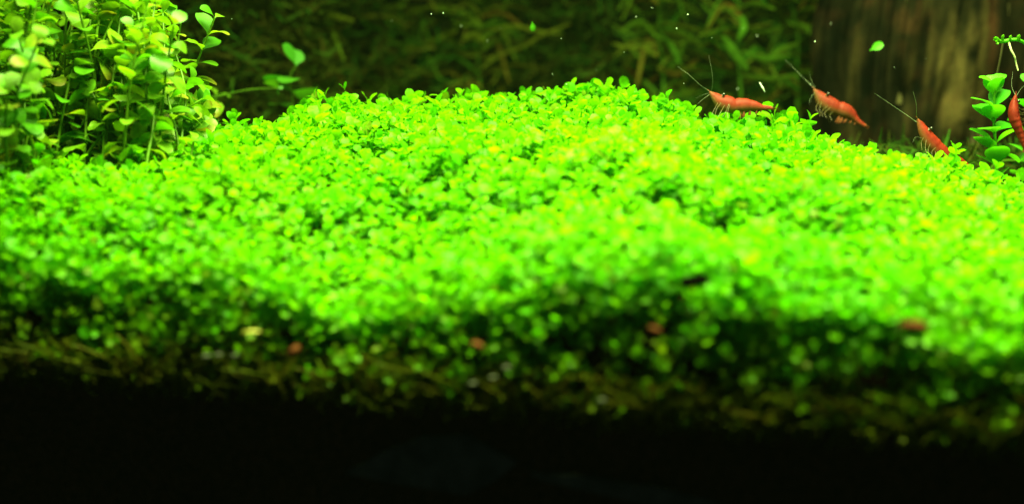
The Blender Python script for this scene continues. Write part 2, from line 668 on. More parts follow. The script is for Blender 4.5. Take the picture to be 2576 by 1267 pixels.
# (root u, root D, tip u, tip v, tip D)
for k in range(NB):
    ru = br.uniform(-260, 470)
    rD = br.uniform(0.315, 0.43)
    lean = br.normal(25, 45)
    tu = ru + lean
    edge = np.interp(tu, [300, 380, 440, 500], [-160, -60, 60, 240])
    tv = edge + abs(br.normal(0, 90)) if tu > 300 else br.uniform(-170, 170)
    stems.append((ru, rD, tu, tv, rD + br.normal(0, 0.01)))
stems += [(330, 0.36, 540, 45, 0.355), (380, 0.36, 478, 205, 0.352), (400, 0.365, 500, 262, 0.355), (360, 0.37, 455, 60, 0.365),
          (300, 0.36, 430, 88, 0.35), (150, 0.35, 255, 150, 0.345), (60, 0.34, 120, 120, 0.34), (-20, 0.31, 20, 230, 0.30),
          (40, 0.32, 60, 320, 0.315)]
stems += [(br.uniform(330, 520), br.uniform(0.345, 0.385), br.uniform(360, 520), br.uniform(235, 330), br.uniform(0.345, 0.385)) for _ in range(26)]
n_leaf = 0
stems = stems[NB:] + sorted(stems[:NB], key=lambda a: a[1])
for ru, rD, tu, tv, tD in stems:
    foot = P(ru, 425 - 0.10 * max(0, ru - 200), rD)
    foot[2] = float(top_z(foot[0], foot[1])) - 0.004
    tip = P(tu, tv, tD)
    if tip[2] < foot[2] + 0.006:
        continue
    mid = (foot + tip) / 2 + br.normal(0, 0.003, 3) + np.array((0, 0, 0.004))
    pts = spline([foot, foot * 0.7 + mid * 0.3 + br.normal(0, 0.001, 3), mid, tip], 14)
    me = stem_mesh(pts - base, 0.0005, (0.3, 0.1))
    me.materials.append(M_bush)
    st = link('stem', me, bush)
    for p, d, n, sz in stem_leaves(pts, 0.0052, 0.0070, br):
        uu, vv, DD = proj(p)
        if not (-260 < uu < 2800 and vv > -200):
            continue
        if -40 < uu and vv > -40 and n_leaf < 298:
            put_leaf(lib_bush, st, p - base, d, n, sz, br)
            n_leaf += 1
        else:
            _, V, Q, T = lib_bush[br.integers(len(lib_bush))]
            bf.add((V * sz) @ frame(d, n).T + p - base, Q, T)
o = link('foliage', bf.mesh('bush_foliage'), bush, M_bush)
tag(o, None, None, None, 'stuff')


# --- a generic small shoot
def shoot(name, label, cat, pts, inter, size, mat, lib, rng, stem_r=0.0006, tone=(0.4, 0.1), lowest=0.05, el0=0.9, el1=0.15, group=None):
    root = empty(name, pts[0])
    b = np.array(root.location)
    me = stem_mesh(np.asarray(pts) - b, stem_r, tone)
    me.materials.append(mat)
    link('stem', me, root)
    for p, d, n, sz in stem_leaves(pts, inter, size, rng, lowest, el0, el1):
        put_leaf(lib, root, p - b, d, n, sz, rng)
    tag(root, label, cat, group)
    return root


sr = np.random.default_rng(4)
lib_sprig = leaf_library('sprig', M_sprig, sr, 14, (0.8, 1.0), (0.3, 1.3), 9, (0.45, 0.2), 0.0, 0.45)
pts = spline([P(2510, 470, 0.36), P(2505, 380, 0.36), P(2500, 300, 0.358), P(2502, 215, 0.355)], 16)
shoot('stem_plant', 'upright green shoot with round leaves at the right edge behind the upright shrimp', 'aquarium plant', pts, 0.0034, 0.0074, M_sprig, lib_sprig, sr, 0.0006, el0=1.1, el1=0.7)
pts = spline([P(2590, 470, 0.375), P(2580, 380, 0.375), P(2585, 300, 0.375), P(2590, 215, 0.372)], 14)
shoot('stem_plant', 'green shoot cut by the right picture edge, partly hidden by a red shrimp', 'aquarium plant', pts, 0.0068, 0.0066, M_sprig, lib_sprig, sr, 0.0007)
# dim mossy shoots lower right
pts = spline([P(2500, 470, 0.39), P(2490, 430, 0.39), P(2530, 404, 0.388), P(2640, 415, 0.385)], 14)
shoot('runner', 'thin dark green runner lying low behind the carpet beneath the shrimp', 'plant stem', pts, 0.011, 0.0035, M_back, lib_sprig, sr, 0.0007)

lib_back = leaf_library('back', M_back, sr, 14, (0.6, 0.8), (0.2, 0.9), 8, (0.25, 0.2), 0.0, 0.5)
pts = spline([P(735, 290, 0.43), P(735, 240, 0.43), P(728, 200, 0.43), P(745, 165, 0.428)], 12)
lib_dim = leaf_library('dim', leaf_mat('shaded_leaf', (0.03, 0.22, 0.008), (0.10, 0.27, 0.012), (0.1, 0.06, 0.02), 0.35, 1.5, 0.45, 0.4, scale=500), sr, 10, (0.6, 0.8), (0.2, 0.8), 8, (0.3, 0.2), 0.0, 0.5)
shoot('stem_plant', 'dim blurred shoot with a few oval leaves in the gap beside the bush', 'aquarium plant', pts, 0.0058, 0.0115, M_back, lib_dim, sr, 0.0006, el0=0.6, el1=0.2)
pts = spline([P(470, 246, 0.41), P(545, 243, 0.412), P(625, 226, 0.415), P(700, 222, 0.42)], 12)
shoot('runner', 'thin pale green runner stretching sideways from the bush', 'plant stem', pts, 0.016, 0.0026, M_back, lib_dim, sr, 0.00045)

# hanging stem at the top right with a pale root
hs = empty('cut_stem', P(2512, 104, 0.36))
tag(hs, 'green cut stem floating sideways at the upper right edge with a pale hanging root', 'plant stem')
b = np.array(hs.location)
pts = spline([P(2504, 98, 0.358), P(2520, 105, 0.36), P(2558, 100, 0.36), P(2600, 114, 0.362), P(2680, 100, 0.362)], 20)
me = stem_mesh(pts - b, 0.0007, (0.4, 0.05))
me.materials.append(M_sprig)
link('stem', me, hs)
for uu, vv, r in ((2507, 96, 0.0007), (2522, 88, 0.0006), (2541, 90, 0.0006), (2562, 88, 0.0007), (2508, 112, 0.0006), (2600, 90, 0.0006)):
    q = spline([P(uu + 2, 102, 0.36), P(uu, (vv + 102) / 2, 0.359), P(uu + 3, vv, 0.358)], 6) - b
    V, Q = tube(q, [r * 0.6, r * 0.6, r * 0.6, r * 0.75, r * 0.7, r * 0.2], 6)
    me = mesh_from('bud', V, Q, np.tile(np.array((0.8, 0.2, 0, 1.0)), (len(V), 1)))
    me.materials.append(M_sprig)
    link('bud', me, hs)
q = spline([P(2538, 106, 0.36), P(2543, 125, 0.359), P(2552, 142, 0.359), P(2556, 160, 0.36), P(2561, 178, 0.36)], 14) - b
V, Q = tube(q, np.linspace(0.00032, 0.00018, 14), 5)
link('root', mesh_from('root', V, Q), hs, M_pale)
q = spline([P(2523, 108, 0.37), P(2516, 150, 0.372), P(2506, 195, 0.375)], 10) - b
V, Q = tube(q, np.linspace(0.0004, 0.0003, 10), 5)
link('root', mesh_from('root', V, Q), hs, M_bark_strip)

# ------------------------------------------------------------------ background plants: long narrow leaves on upright stems
kr = np.random.default_rng(9)


def ribbon(ctrl, width, D, bow, tone, n=12):
    c = [P(u, v, D + dd) for (u, v, dd) in ctrl]
    p = spline(c, n)
    V, T = [], []
    for i in range(n):
        t = i / (n - 1)
        tan = p[min(n - 1, i + 1)] - p[max(0, i - 1)]
        tan /= np.linalg.norm(tan)
        side = np.cross(tan, FW * 0.8 + UP * bow)
        side /= np.linalg.norm(side)
        wd = width / F * D * 0.5 * (0.15 + 0.85 * math.sin(math.pi * (0.06 + 0.9 * t)) ** 0.6)
        nn = np.cross(side, tan)
        for s in (-1, 0, 1):
            V.append(p[i] + side * s * wd + nn * (abs(s) * wd * 0.25))
            T.append((tone[0], tone[1], 0, 1))
    return np.array(V), grid_quads(n, 3), np.array(T, float)


BACK = [  # stem u, depth, label, explicit leaves (from the stem outwards: points u, v; width px; yellow; brown)
    (768, 0.50, 'background plant with long olive leaves just beside the mossy clump at left', [
        ([(768, 14), (810, 8), (845, 10)], 12, 0.9, 0.1), ([(768, 26), (830, 40), (890, 53)], 14, 1.0, 0.2),
        ([(768, 60), (830, 78), (886, 60)], 8, 0.6, 0.5), ([(768, 120), (830, 140), (880, 150)], 9, 0.6, 0.5)]),
    (1015, 0.52, 'background plant with one broad yellowish leaf slanting upward', [
        ([(1015, 130), (1075, 115), (1150, 79)], 22, 1.0, 0.2), ([(1015, 40), (1092, 18), (1150, 27)], 13, 1.0, 0.15),
        ([(1015, 60), (960, 40), (900, 46)], 9, 0.5, 0.5), ([(1015, 160), (1080, 190), (1140, 176)], 9, 0.5, 0.5)]),
    (1212, 0.51, 'background plant with thin arching olive leaves above the middle of the carpet', [
        ([(1212, 106), (1195, 92), (1165, 98)], 24, 1.0, 0.15), ([(1212, 84), (1288, 66), (1355, 80), (1415, 85)], 10, 0.9, 0.25),
        ([(1212, 150), (1300, 125), (1362, 90), (1436, 60)], 9, 0.7, 0.4), ([(1212, 190), (1290, 165), (1380, 176)], 8, 0.6, 0.5),
        ([(1212, 30), (1270, 16), (1330, 24)], 8, 0.5, 0.5)]),
    (1462, 0.53, 'background plant with a wide reddish brown leaf hanging down', [
        ([(1530, 62), (1512, 100), (1498, 150), (1474, 210)], 24, 0.4, 0.95), ([(1462, 150), (1558, 146), (1630, 168)], 10, 0.6, 0.8),
        ([(1462, 44), (1558, 28), (1645, 46)], 9, 0.7, 0.4), ([(1462, 120), (1420, 140), (1380, 150)], 8, 0.6, 0.4)]),
    (1655, 0.50, 'background plant with narrow green leaves behind the shrimp on the crest', [
        ([(1655, 62), (1720, 68), (1800, 92)], 12, 0.7, 0.25), ([(1655, 80), (1690, 120), (1710, 160)], 14, 0.2, 0.1),
        ([(1655, 110), (1590, 120), (1540, 110)], 9, 0.5, 0.4), ([(1655, 180), (1720, 170), (1770, 186)], 9, 0.6, 0.3)]),
    (1865, 0.49, 'background plant with broad dark green leaves left of the bark', [
        ([(1865, 40), (1872, 70), (1858, 100)], 18, 0.35, 0.0), ([(1815, 92), (1840, 125), (1880, 176)], 24, 0.4, 0.0),
        ([(1865, 70), (1920, 84), (1960, 70)], 16, 0.5, 0.1), ([(1865, 130), (1930, 150), (1990, 140)], 16, 0.3, 0.1),
        ([(1865, 190), (1940, 200), (2010, 190)], 16, 0.3, 0.2), ([(1865, 20), (1900, 10), (1950, 24)], 14, 0.5, 0.1)]),
    (2010, 0.50, 'background plant with soft olive leaves touching the edge of the bark', [
        ([(2010, 60), (2040, 80), (2060, 110)], 16, 0.5, 0.1), ([(2010, 110), (1960, 130), (1930, 160)], 16, 0.5, 0.1),
        ([(2010, 30), (2050, 24), (2080, 50)], 14, 0.7, 0.1), ([(2010, 180), (2050, 190), (2075, 230)], 14, 0.4, 0.2)]),
]
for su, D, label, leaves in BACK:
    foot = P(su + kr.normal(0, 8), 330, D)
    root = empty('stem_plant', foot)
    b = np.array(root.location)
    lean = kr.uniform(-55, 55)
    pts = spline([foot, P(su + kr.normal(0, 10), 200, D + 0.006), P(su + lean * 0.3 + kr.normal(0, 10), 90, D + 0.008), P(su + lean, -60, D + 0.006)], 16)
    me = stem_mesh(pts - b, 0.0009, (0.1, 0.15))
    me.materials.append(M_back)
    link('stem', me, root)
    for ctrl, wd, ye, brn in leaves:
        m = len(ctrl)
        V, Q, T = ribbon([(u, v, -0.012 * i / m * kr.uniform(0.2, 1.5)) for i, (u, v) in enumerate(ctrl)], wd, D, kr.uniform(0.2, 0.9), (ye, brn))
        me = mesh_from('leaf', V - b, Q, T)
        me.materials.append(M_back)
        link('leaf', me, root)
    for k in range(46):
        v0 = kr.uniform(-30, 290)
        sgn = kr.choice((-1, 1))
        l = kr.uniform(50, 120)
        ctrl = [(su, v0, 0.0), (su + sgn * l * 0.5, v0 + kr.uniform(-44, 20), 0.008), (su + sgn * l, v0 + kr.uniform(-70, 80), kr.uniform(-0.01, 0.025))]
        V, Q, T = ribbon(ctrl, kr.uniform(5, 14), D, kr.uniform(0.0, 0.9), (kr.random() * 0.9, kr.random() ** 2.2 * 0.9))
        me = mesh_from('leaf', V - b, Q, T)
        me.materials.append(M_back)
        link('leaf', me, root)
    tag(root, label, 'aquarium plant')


# moss clumps
def moss(label, u0, u1, v0, v1, D, count, seed, yel):
    r = np.random.default_rng(seed)
    foot = P((u0 + u1) / 2, v1, D)
    b = Bag()
    for k in range(count):
        u, v = r.uniform(u0, u1), r.uniform(v0, v1)
        p = P(u, v, D + r.normal(0, 0.012))
        d = r.normal(0, 1, 3)
        d[2] = abs(d[2]) * 0.8
        d /= np.linalg.norm(d)
        ln = r.uniform(0.004, 0.014)
        bend = r.normal(0, 0.002, 3)
        q = [p, p + d * ln * 0.5 + bend, p + d * ln + bend * 0.3]
        wd = r.uniform(0.00025, 0.0007)
        side = np.cross(d, r.normal(0, 1, 3))
        side /= np.linalg.norm(side)
        V = []
        for i, a in enumerate(q):
            ww = wd * (1, 1, 0.3)[i]
            V += [a - side * ww, a + side * ww]
        b.add(np.array(V) - foot, np.array(((0, 1, 3, 2), (2, 3, 5, 4))), np.array((np.clip(r.normal(yel, 0.3), 0, 1), r.random() * 0.8, 0, 1)))
    root = empty('moss_clump', foot)
    o = link('strands', b.mesh('moss_strands', False), root, M_moss)
    tag(o, None, None, None, 'stuff')
    # the dark stone the moss grows on
    n1, n2 = 22, 32
    c = P((u0 + u1) / 2, (v0 + v1) / 2 + 30, D + 0.03) - foot
    hx, hz = (u1 - u0) / F * D * 0.5, (v1 - v0) / F * D * 0.6
    V = []
    for i in range(n1):
        th = math.pi * i / (n1 - 1)
        for j in range(n2):
            ph = 2 * math.pi * j / n2
            rr = 0.9 + 0.3 * float(vnoise(np.array(i * 0.5), np.array(abs(j - n2 / 2) * 0.5), seed))
            V.append(c + np.array((hx * math.sin(th) * math.cos(ph), 0.03 * math.sin(th) * math.sin(ph), hz * math.cos(th))) * rr)
    link('stone', mesh_from('moss_stone', V, grid_quads(n1, n2, True)), root, M_wall)
    tag(root, label, 'moss')


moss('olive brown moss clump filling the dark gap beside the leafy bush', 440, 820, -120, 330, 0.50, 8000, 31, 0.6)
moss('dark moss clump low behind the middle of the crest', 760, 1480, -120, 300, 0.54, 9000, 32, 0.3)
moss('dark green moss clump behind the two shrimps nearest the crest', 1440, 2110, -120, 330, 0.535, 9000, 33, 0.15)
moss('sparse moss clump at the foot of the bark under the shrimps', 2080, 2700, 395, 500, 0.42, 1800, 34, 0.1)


# ------------------------------------------------------------------ upright bark
def bark_mat():
    m, nt, out = new_mat('old_bark')
    at = nt.nodes.new('ShaderNodeVertexColor')
    at.layer_name = 'tone'
    sep = nt.nodes.new('ShaderNodeSeparateColor')
    nt.links.new(at.outputs[0], sep.inputs[0])
    tc = nt.nodes.new('ShaderNodeTexCoord')
    mp = nt.nodes.new('ShaderNodeMapping')
    mp.inputs['Scale'].default_value = (1, 1, 0.55)
    nt.links.new(tc.outputs['Object'], mp.inputs[0])
    ns = nt.nodes.new('ShaderNodeTexNoise')
    ns.inputs['Scale'].default_value = 110
    ns.inputs['Detail'].default_value = 8
    nt.links.new(mp.outputs[0], ns.inputs['Vector'])
    mr = nt.nodes.new('ShaderNodeMapRange')
    mr.inputs['From Min'].default_value = 0.35
    mr.inputs['From Max'].default_value = 0.7
    nt.links.new(ns.outputs[0], mr.inputs[0])
    dark = rgb_mix(nt, (0.003, 0.004, 0.002), (0.016, 0.014, 0.006), mr.outputs[0])
    tan = rgb_mix(nt, (0.035, 0.030, 0.011), (0.19, 0.14, 0.045), mr.outputs[0])
    red = rgb_mix(nt, (0.014, 0.007, 0.004), (0.075, 0.032, 0.014), mr.outputs[0])
    c = rgb_mix(nt, dark, tan, sep.outputs[0])
    c = rgb_mix(nt, c, red, sep.outputs[1])
    pr = nt.nodes.new('ShaderNodeBsdfPrincipled')
    nt.links.new(c, pr.inputs['Base Color'])
    pr.inputs['Roughness'].default_value = 0.95
    pr.inputs['Specular IOR Level'].default_value = 0.02
    bp = nt.nodes.new('ShaderNodeBump')
    bp.inputs['Strength'].default_value = 0.9
    bp.inputs['Distance'].default_value = 0.002
    nt.links.new(ns.outputs[0], bp.inputs['Height'])
    nt.links.new(bp.outputs[0], pr.inputs['Normal'])
    nt.links.new(pr.outputs[0], out.inputs[0])
    return m


M_bark = bark_mat()
TD = 0.47
foot = P(2310, 520, TD)
bark = empty('driftwood', foot)
tag(bark, 'thick upright piece of dark ridged bark standing at the right behind the shrimps', 'driftwood')
nz, na = 120, 220
zlo, zhi = foot[2] - 0.03, 0.30
V, T = [], []
for i in range(nz):
    z = zlo + (zhi - zlo) * i / (nz - 1)
    for j in range(na):
        a = 2 * math.pi * j / na
        q = j / na * 14
        per = abs((j / na) * 2 - 1) * 30
        ridge = (abs(float(vnoise(np.array(per), np.array(z * 18), 51)) - 0.5) * 2) ** 0.7 + 0.5 * float(vnoise(np.array(per * 2.3), np.array(z * 45), 52))
        rr = 0.030 + 0.007 * ridge + 0.004 * math.sin(z * 40)
        x = foot[0] + 0.006 + rr * 1.05 * math.cos(a) + (z - 0.1) * 0.02
        y = foot[1] + 0.03 + rr * 0.85 * math.sin(a)
        V.append((x - foot[0], y - foot[1], z - foot[2]))
        u, v, D = proj((x, y, z))
        n1 = float(vnoise(np.array(x * 170), np.array(z * 110), 53))
        n2 = float(vnoise(np.array(x * 420), np.array(z * 300), 58))
        st = float(vnoise(np.array(x * 520), np.array(z * 26), 54))
        zone = math.exp(-((u - 2425) / 60) ** 4 - ((v - 190) / 170) ** 4)
        tanp = zone * max(0.0, min(1.0, (0.6 * n1 + 0.4 * n2 - 0.28) * 2.6)) + 0.55 * max(0.0, st - 0.62) * 2.4
        redp = math.exp(-((u - 2492) / 16) ** 2) * 0.9 + 0.5 * max(0.0, n2 * n1 - 0.25) * 2
        T.append((min(1, tanp), min(1, redp) * (0.2 if abs(u - 2478) < 9 else 1), 0, 1))
link('trunk', mesh_from('bark_trunk', V, grid_quads(nz, na, True), np.array(T)), bark, M_bark)
for ctrl, r in (([(2112, -20), (2102, 60), (2092, 130), (2086, 190), (2080, 230)], 0.0013), ([(2162, -20), (2166, 60), (2160, 150)], 0.0012),
                ([(2280, -10), (2284, 70), (2272, 150), (2262, 260)], 0.0010), ([(2502, -20), (2508, 90), (2496, 200), (2492, 260)], 0.0022),
                ([(2530, -20), (2524, 60), (2518, 130)], 0.0016), ([(2440, 300), (2446, 350), (2440, 410)], 0.0013), ([(2468, 320), (2462, 370), (2454, 430)], 0.001)):
    front = []
    for u, v in ctrl:
        d = FW + (u - 1288) / F * RT - (v - 633.5) / F * UP
        y = foot[1]
        for _ in range(6):                                  # walk onto the rounded face of the bark
            p = CAM + d * ((y - CAM[1]) / d[1])
            q = min(1.0, abs(p[0] - foot[0] - 0.006) / 0.0365)
            y = foot[1] + 0.03 - 0.0295 * math.sqrt(1 - q * q) - 0.0012
        front.append(p - foot)
    q = spline(front, 16)
    rad = [r * (0.5 + 0.7 * float(vnoise(np.array(i * 0.6), np.array(r * 1e4), 60))) for i in range(16)]
    V, Q = tube(q, rad, 7)
    link('bark_strip', mesh_from('bark_strip', V, Q), bark, M_bark_strip)


# ------------------------------------------------------------------ shrimps
def shrimp_mat(name, red, deep, belly):
    """tone: r = towards the pale belly, g = darker mottling, b = clear tail"""
    m, nt, out = new_mat(name)
    at = nt.nodes.new('ShaderNodeVertexColor')
    at.layer_name = 'tone'
    sep = nt.nodes.new('ShaderNodeSeparateColor')
    nt.links.new(at.outputs[0], sep.inputs[0])
    tc = nt.nodes.new('ShaderNodeTexCoord')
    ns = nt.nodes.new('ShaderNodeTexNoise')
    ns.inputs['Scale'].default_value = 420
    ns.inputs['Detail'].default_value = 5
    nt.links.new(tc.outputs['Object'], ns.inputs['Vector'])
    mr = nt.nodes.new('ShaderNodeMapRange')
    mr.inputs['From Min'].default_value = 0.35
    mr.inputs['From Max'].default_value = 0.68
    nt.links.new(ns.outputs[0], mr.inputs[0])
    c = rgb_mix(nt, red, deep, mr.outputs[0])
    c = rgb_mix(nt, c, deep, sep.outputs[1])
    c = rgb_mix(nt, c, belly, sep.outputs[0])
    pr = nt.nodes.new('ShaderNodeBsdfPrincipled')
    nt.links.new(c, pr.inputs['Base Color'])
    pr.inputs['Roughness'].default_value = 0.55
    pr.inputs['Specular IOR Level'].default_value = 0.15
    pr.inputs['Subsurface Weight'].default_value = 0.5
    pr.inputs['Subsurface Radius'].default_value = (0.002, 0.0008, 0.0004)
    pr.inputs['Subsurface Scale'].default_value = 1.0
    tr = nt.nodes.new('ShaderNodeBsdfTranslucent')
    nt.links.new(c, tr.inputs['Color'])
    mx = nt.nodes.new('ShaderNodeMixShader')
    mx.inputs[0].default_value = 0.35
    nt.links.new(pr.outputs[0], mx.inputs[1])
    nt.links.new(tr.outputs[0], mx.inputs[2])
    nt.links.new(mx.outputs[0], out.inputs[0])
    return m


M_shrimp = shrimp_mat('shrimp_shell', (0.23, 0.024, 0.012), (0.16, 0.012, 0.006), (0.14, 0.08, 0.026))
M_shrimp_deep = shrimp_mat('shrimp_shell_deep', (0.23, 0.017, 0.006), (0.15, 0.008, 0.003), (0.18, 0.065, 0.022))
M_limb = plain_mat('shrimp_limb', (0.055, 0.05, 0.018), (0.12, 0.075, 0.03), 600, 0.4, 0.4)
M_feeler = plain_mat('shrimp_feeler', (0.06, 0.09, 0.05), (0.12, 0.14, 0.08), 600, 0.4, 0.4)
M_eye = plain_mat('shrimp_eye', (0.006, 0.005, 0.005), (0.012, 0.01, 0.01), 300, 0.15, 0.6, 0.0)


def shrimp(label, D, line, dorsal, mat, eye, antennae, legs, fan, tilt=0.0, swim=0.0, wide=0.72, dslope=0.0, fat=1.14):
    """line: (u, v, half height px) from the rostrum to the tail; dorsal: unit (du, dv) of the back at the middle of the body"""
    n, seg = 64, 20
    L = spline(line, n)
    L[:, 2] *= fat
    L[:, 0] -= dorsal[0] * L[:, 2] * 0.12
    L[:, 1] -= dorsal[1] * L[:, 2] * 0.12
    px = D / F
    c0 = P(line[len(line) // 2][0], line[len(line) // 2][1] + 15, D)
    root = empty('shrimp', c0)
    tag(root, label, 'shrimp', 'red shrimps on the carpet')
    cen = np.array([P(a, b, D + dslope * (i / (n - 1) - 0.5)) for i, (a, b, _) in enumerate(L)])
    tan = np.gradient(cen, axis=0)
    tan /= np.linalg.norm(tan, axis=1)[:, None]
    view = FW
    V, T = [], []
    dz = np.array((dorsal[0], 0, 0)) * 1.0 - UP * dorsal[1] + FW * tilt
    ups = []
    for i in range(n):
        t = i / (n - 1)
        up = dz - tan[i] * (dz @ tan[i])
        up /= np.linalg.norm(up)
        side = np.cross(tan[i], up)
        ups.append((up, side))
        r = max(0.6, L[i][2]) * px
        # overlapping tail plates behind the carapace
        plate = 0.0
        if t > 0.44:
            k = (t - 0.44) / 0.56 * 6
            plate = 0.10 * (k - math.floor(k)) - 0.05
        elif t > 0.40:
            plate = 0.05
        for j in range(seg):
            a = 2 * math.pi * j / seg
            cu_, su_ = math.cos(a), math.sin(a)
            rr = r * (1 + plate * (0.5 + 0.5 * cu_))
            # a ridge along the back, fuller flanks
            hgt = rr * cu_ * (1.0 if cu_ > 0 else 0.92)
            wdt = rr * wide * su_ * (1 - 0.18 * max(0, cu_) ** 2)
            V.append(cen[i] + up * hgt + side * wdt - c0)
            bel = np.clip((-cu_ + 0.12 + 0.35 * (float(vnoise(np.array(i * 0.22), np.array(j * 0.9), 73)) - 0.5)) * 1.1, 0, 1) * (1 - 0.45 * max(0, t - 0.5) * 2)
            bel = max(bel, np.clip((0.08 - t) * 9, 0, 0.6))
            mott = 1.1 * float(vnoise(np.array(i * 0.45), np.array(j * 0.8), 71)) ** 1.6
            if t > 0.93:
                bel = max(bel, (t - 0.93) * 7)
            T.append((bel, mott, 0, 1))
    Q = grid_quads(n, seg, True)
    me = mesh_from('shrimp_body', V, Q, np.array(T))
    me.materials.append(mat)
    link('body', me, root)
    # rostrum spike
    up0, sd0 = ups[4]
    tip = cen[0] - tan[2] * 9 * px
    q = spline([cen[9] + ups[9][0] * L[9][2] * px * 0.9, cen[4] + up0 * L[4][2] * px * 0.9, cen[1] + up0 * 2.5 * px, tip], 8)
    Vr, Qr = tube(q - c0, np.array((2.4, 2.2, 2.0, 1.7, 1.4, 1.1, 0.8, 0.3)) * px, 6)
    me = mesh_from('rostrum', Vr, Qr, np.tile(np.array((0.1, 0.2, 0, 1)), (len(Vr), 1)))
    me.materials.append(mat)
    link('rostrum', me, root)
    # eyes on short stalks
    for sgn in (-1, 1):
        i = int(np.argmin((L[:, 0] - eye[0]) ** 2 + (L[:, 1] - eye[1]) ** 2))
        up, sd = ups[i]
        toward = sd if (sd @ FW) < 0 else -sd
        p = P(eye[0], eye[1], D + dslope * (i / (n - 1) - 0.5)) + toward * sgn * L[i][2] * px * wide * 0.92 + up * L[i][2] * px * 0.1
        ev = []
        for a in range(9):
            th = math.pi * a / 8
            for c in range(10):
                ph = 2 * math.pi * c / 10
                ev.append(p + 4.4 * px * np.array((math.sin(th) * math.cos(ph), math.sin(th) * math.sin(ph), math.cos(th))) - c0)
        e = link('eye', mesh_from('shrimp_eye', ev, grid_quads(9, 10, True)), root, M_eye)
        q = np.linspace(p + toward * 0.0, cen[i] + toward * sgn * L[i][2] * px * 0.3, 3)
        Vs, Qs = tube(q - c0, [2.2 * px, 2.0 * px, 2.2 * px], 6)
        link('stalk', mesh_from('eye_stalk', Vs, Qs), e, M_limb)
    # feelers
    for pts, r0 in antennae:
        q = spline([P(a, b, D + d) for a, b, d in pts], 26) - c0
        Vt, Qt = tube(q, np.linspace(r0, r0 * 0.3, 26) * px * 0.6, 5)
        link('antenna', mesh_from('antenna', Vt, Qt), root, M_feeler)
    # walking legs: thin jointed tubes below the carapace
    lr = np.random.default_rng(int(D * 1e5))
    for pts, r0 in legs:
        q = spline([P(a + lr.normal(0, 2.5), b + lr.normal(0, 2.5) - 2, D + d) for a, b, d in pts], 12) - c0
        Vt, Qt = tube(q, np.linspace(r0, r0 * 0.45, 12) * px * 0.55, 5)
        link('leg', mesh_from('leg', Vt, Qt), root, M_limb)
    # swimmerets: five small flaps below the abdomen on each side
    for k in range(5):
        i = int(n * (0.50 + 0.075 * k))
        up, sd = ups[i]
        for sgn in (-1, 1):
            p = cen[i] - up * L[i][2] * px * 0.75 + sd * sgn * L[i][2] * px * 0.3
            d = -up * 0.85 - tan[i] * (0.1 + swim) + sd * sgn * 0.15
            Vl, Ql = leaf_shape(L[i][2] * px * 0.95, L[i][2] * px * 0.42, 0.6, 0.1, 5)
            Vl = Vl @ frame(d, sd * sgn).T + p - c0
            me = mesh_from('swimmeret', Vl, Ql, np.tile(np.array((0.45, 0.5, 0, 1)), (len(Vl), 1)))
            me.materials.append(mat)
            link('swimmeret', me, root)
    # tail fan: telson and two pairs of blades
    i = n - 3
    up, sd = ups[i]
    for ang, ln in ((-0.55, 0.9), (-0.28, 1.05), (0.0, 0.85), (0.28, 1.05), (0.55, 0.9)):
        d = tan[i] * math.cos(ang) + sd * math.sin(ang) + up * ang * 0.25
        Vl, Ql = leaf_shape(fan * ln * px, fan * 0.42 * px, 0.15, 0.1, 6)
        Vl = Vl @ frame(d, up).T + cen[i] - c0
        me = mesh_from('tail_fan', Vl, Ql, np.tile(np.array((0.55, 0.0, 0, 1)), (len(Vl), 1)))
        me.materials.append(mat)
        link('tail_fan', me, root)
    return root


S1 = [(1785, 231, 2.5), (1797, 242, 9), (1808, 251, 14.5), (1822, 258, 19), (1838, 263, 19.5), (1850, 264.5, 16), (1866, 263, 16.5), (1886, 264, 13.5), (1905, 267, 10), (1918, 270, 6.5), (1934, 271, 5), (1943, 272, 4)]
shrimp('pale orange-red shrimp perched on the carpet crest with long feelers raised', 0.366, S1, (0.12, -1), M_shrimp, (1818, 241),
       [([(1784, 230, 0), (1760, 213, -.002), (1735, 190, -.003), (1705, 168, -.002)], 1.1), ([(1790, 230, -.003), (1793, 205, -.005), (1790, 175, -.006), (1783, 140, -.006)], 1.0),
        ([(1785, 238, -.003), (1768, 250, -.006), (1755, 262, -.009)], 0.9), ([(1783, 235, .003), (1765, 240, .004), (1750, 248, .006)], 0.8)],
       [([(1806 + 9 * k, 258 + 2.5 * k, -0.002 * s), (1796 + 9 * k, 276 + 2 * k, -0.004 * s), (1790 + 10 * k, 292 + 2 * k, -0.005 * s)], 1.3) for k in range(5) for s in (-1, 1)], 15)
S2 = [(2047, 224, 2.5), (2057, 236, 9), (2067, 247, 15.5), (2080, 258, 19), (2095, 267, 19.5), (2108, 272, 16.5), (2122, 276, 18), (2137, 284, 15), (2149, 295, 9.5), (2158, 304, 6.5), (2168, 311, 5), (2178, 317, 4)]
shrimp('dull red shrimp climbing off the carpet beside the bark, body sloping down to the right', 0.388, S2, (0.5, -0.85), M_shrimp, (2079, 239),
       [([(2048, 222, 0), (2030, 205, .002), (2005, 180, .004), (1975, 150, .006)], 0.9), ([(2050, 220, 0), (2040, 200, 0), (2035, 180, 0)], 0.7),
        ([(2050, 232, -.003), (2040, 246, -.005), (2036, 262, -.006)], 0.8)],
       [([(2060 + 9 * k, 258 + 6 * k, -0.002 * s), (2052 + 9 * k, 272 + 5 * k, -0.004 * s), (2054 + 9 * k, 286 + 5 * k, -0.005 * s)], 1.3) for k in range(5) for s in (-1, 1)], 14)
S3 = [(2308, 300, 2.5), (2315, 312, 6.5), (2323, 326, 10.5), (2334, 343, 13.5), (2348, 360, 15), (2365, 377, 14.5), (2384, 390, 13), (2402, 400, 11), (2418, 408, 8.5), (2430, 415, 6), (2437, 420, 4.5)]
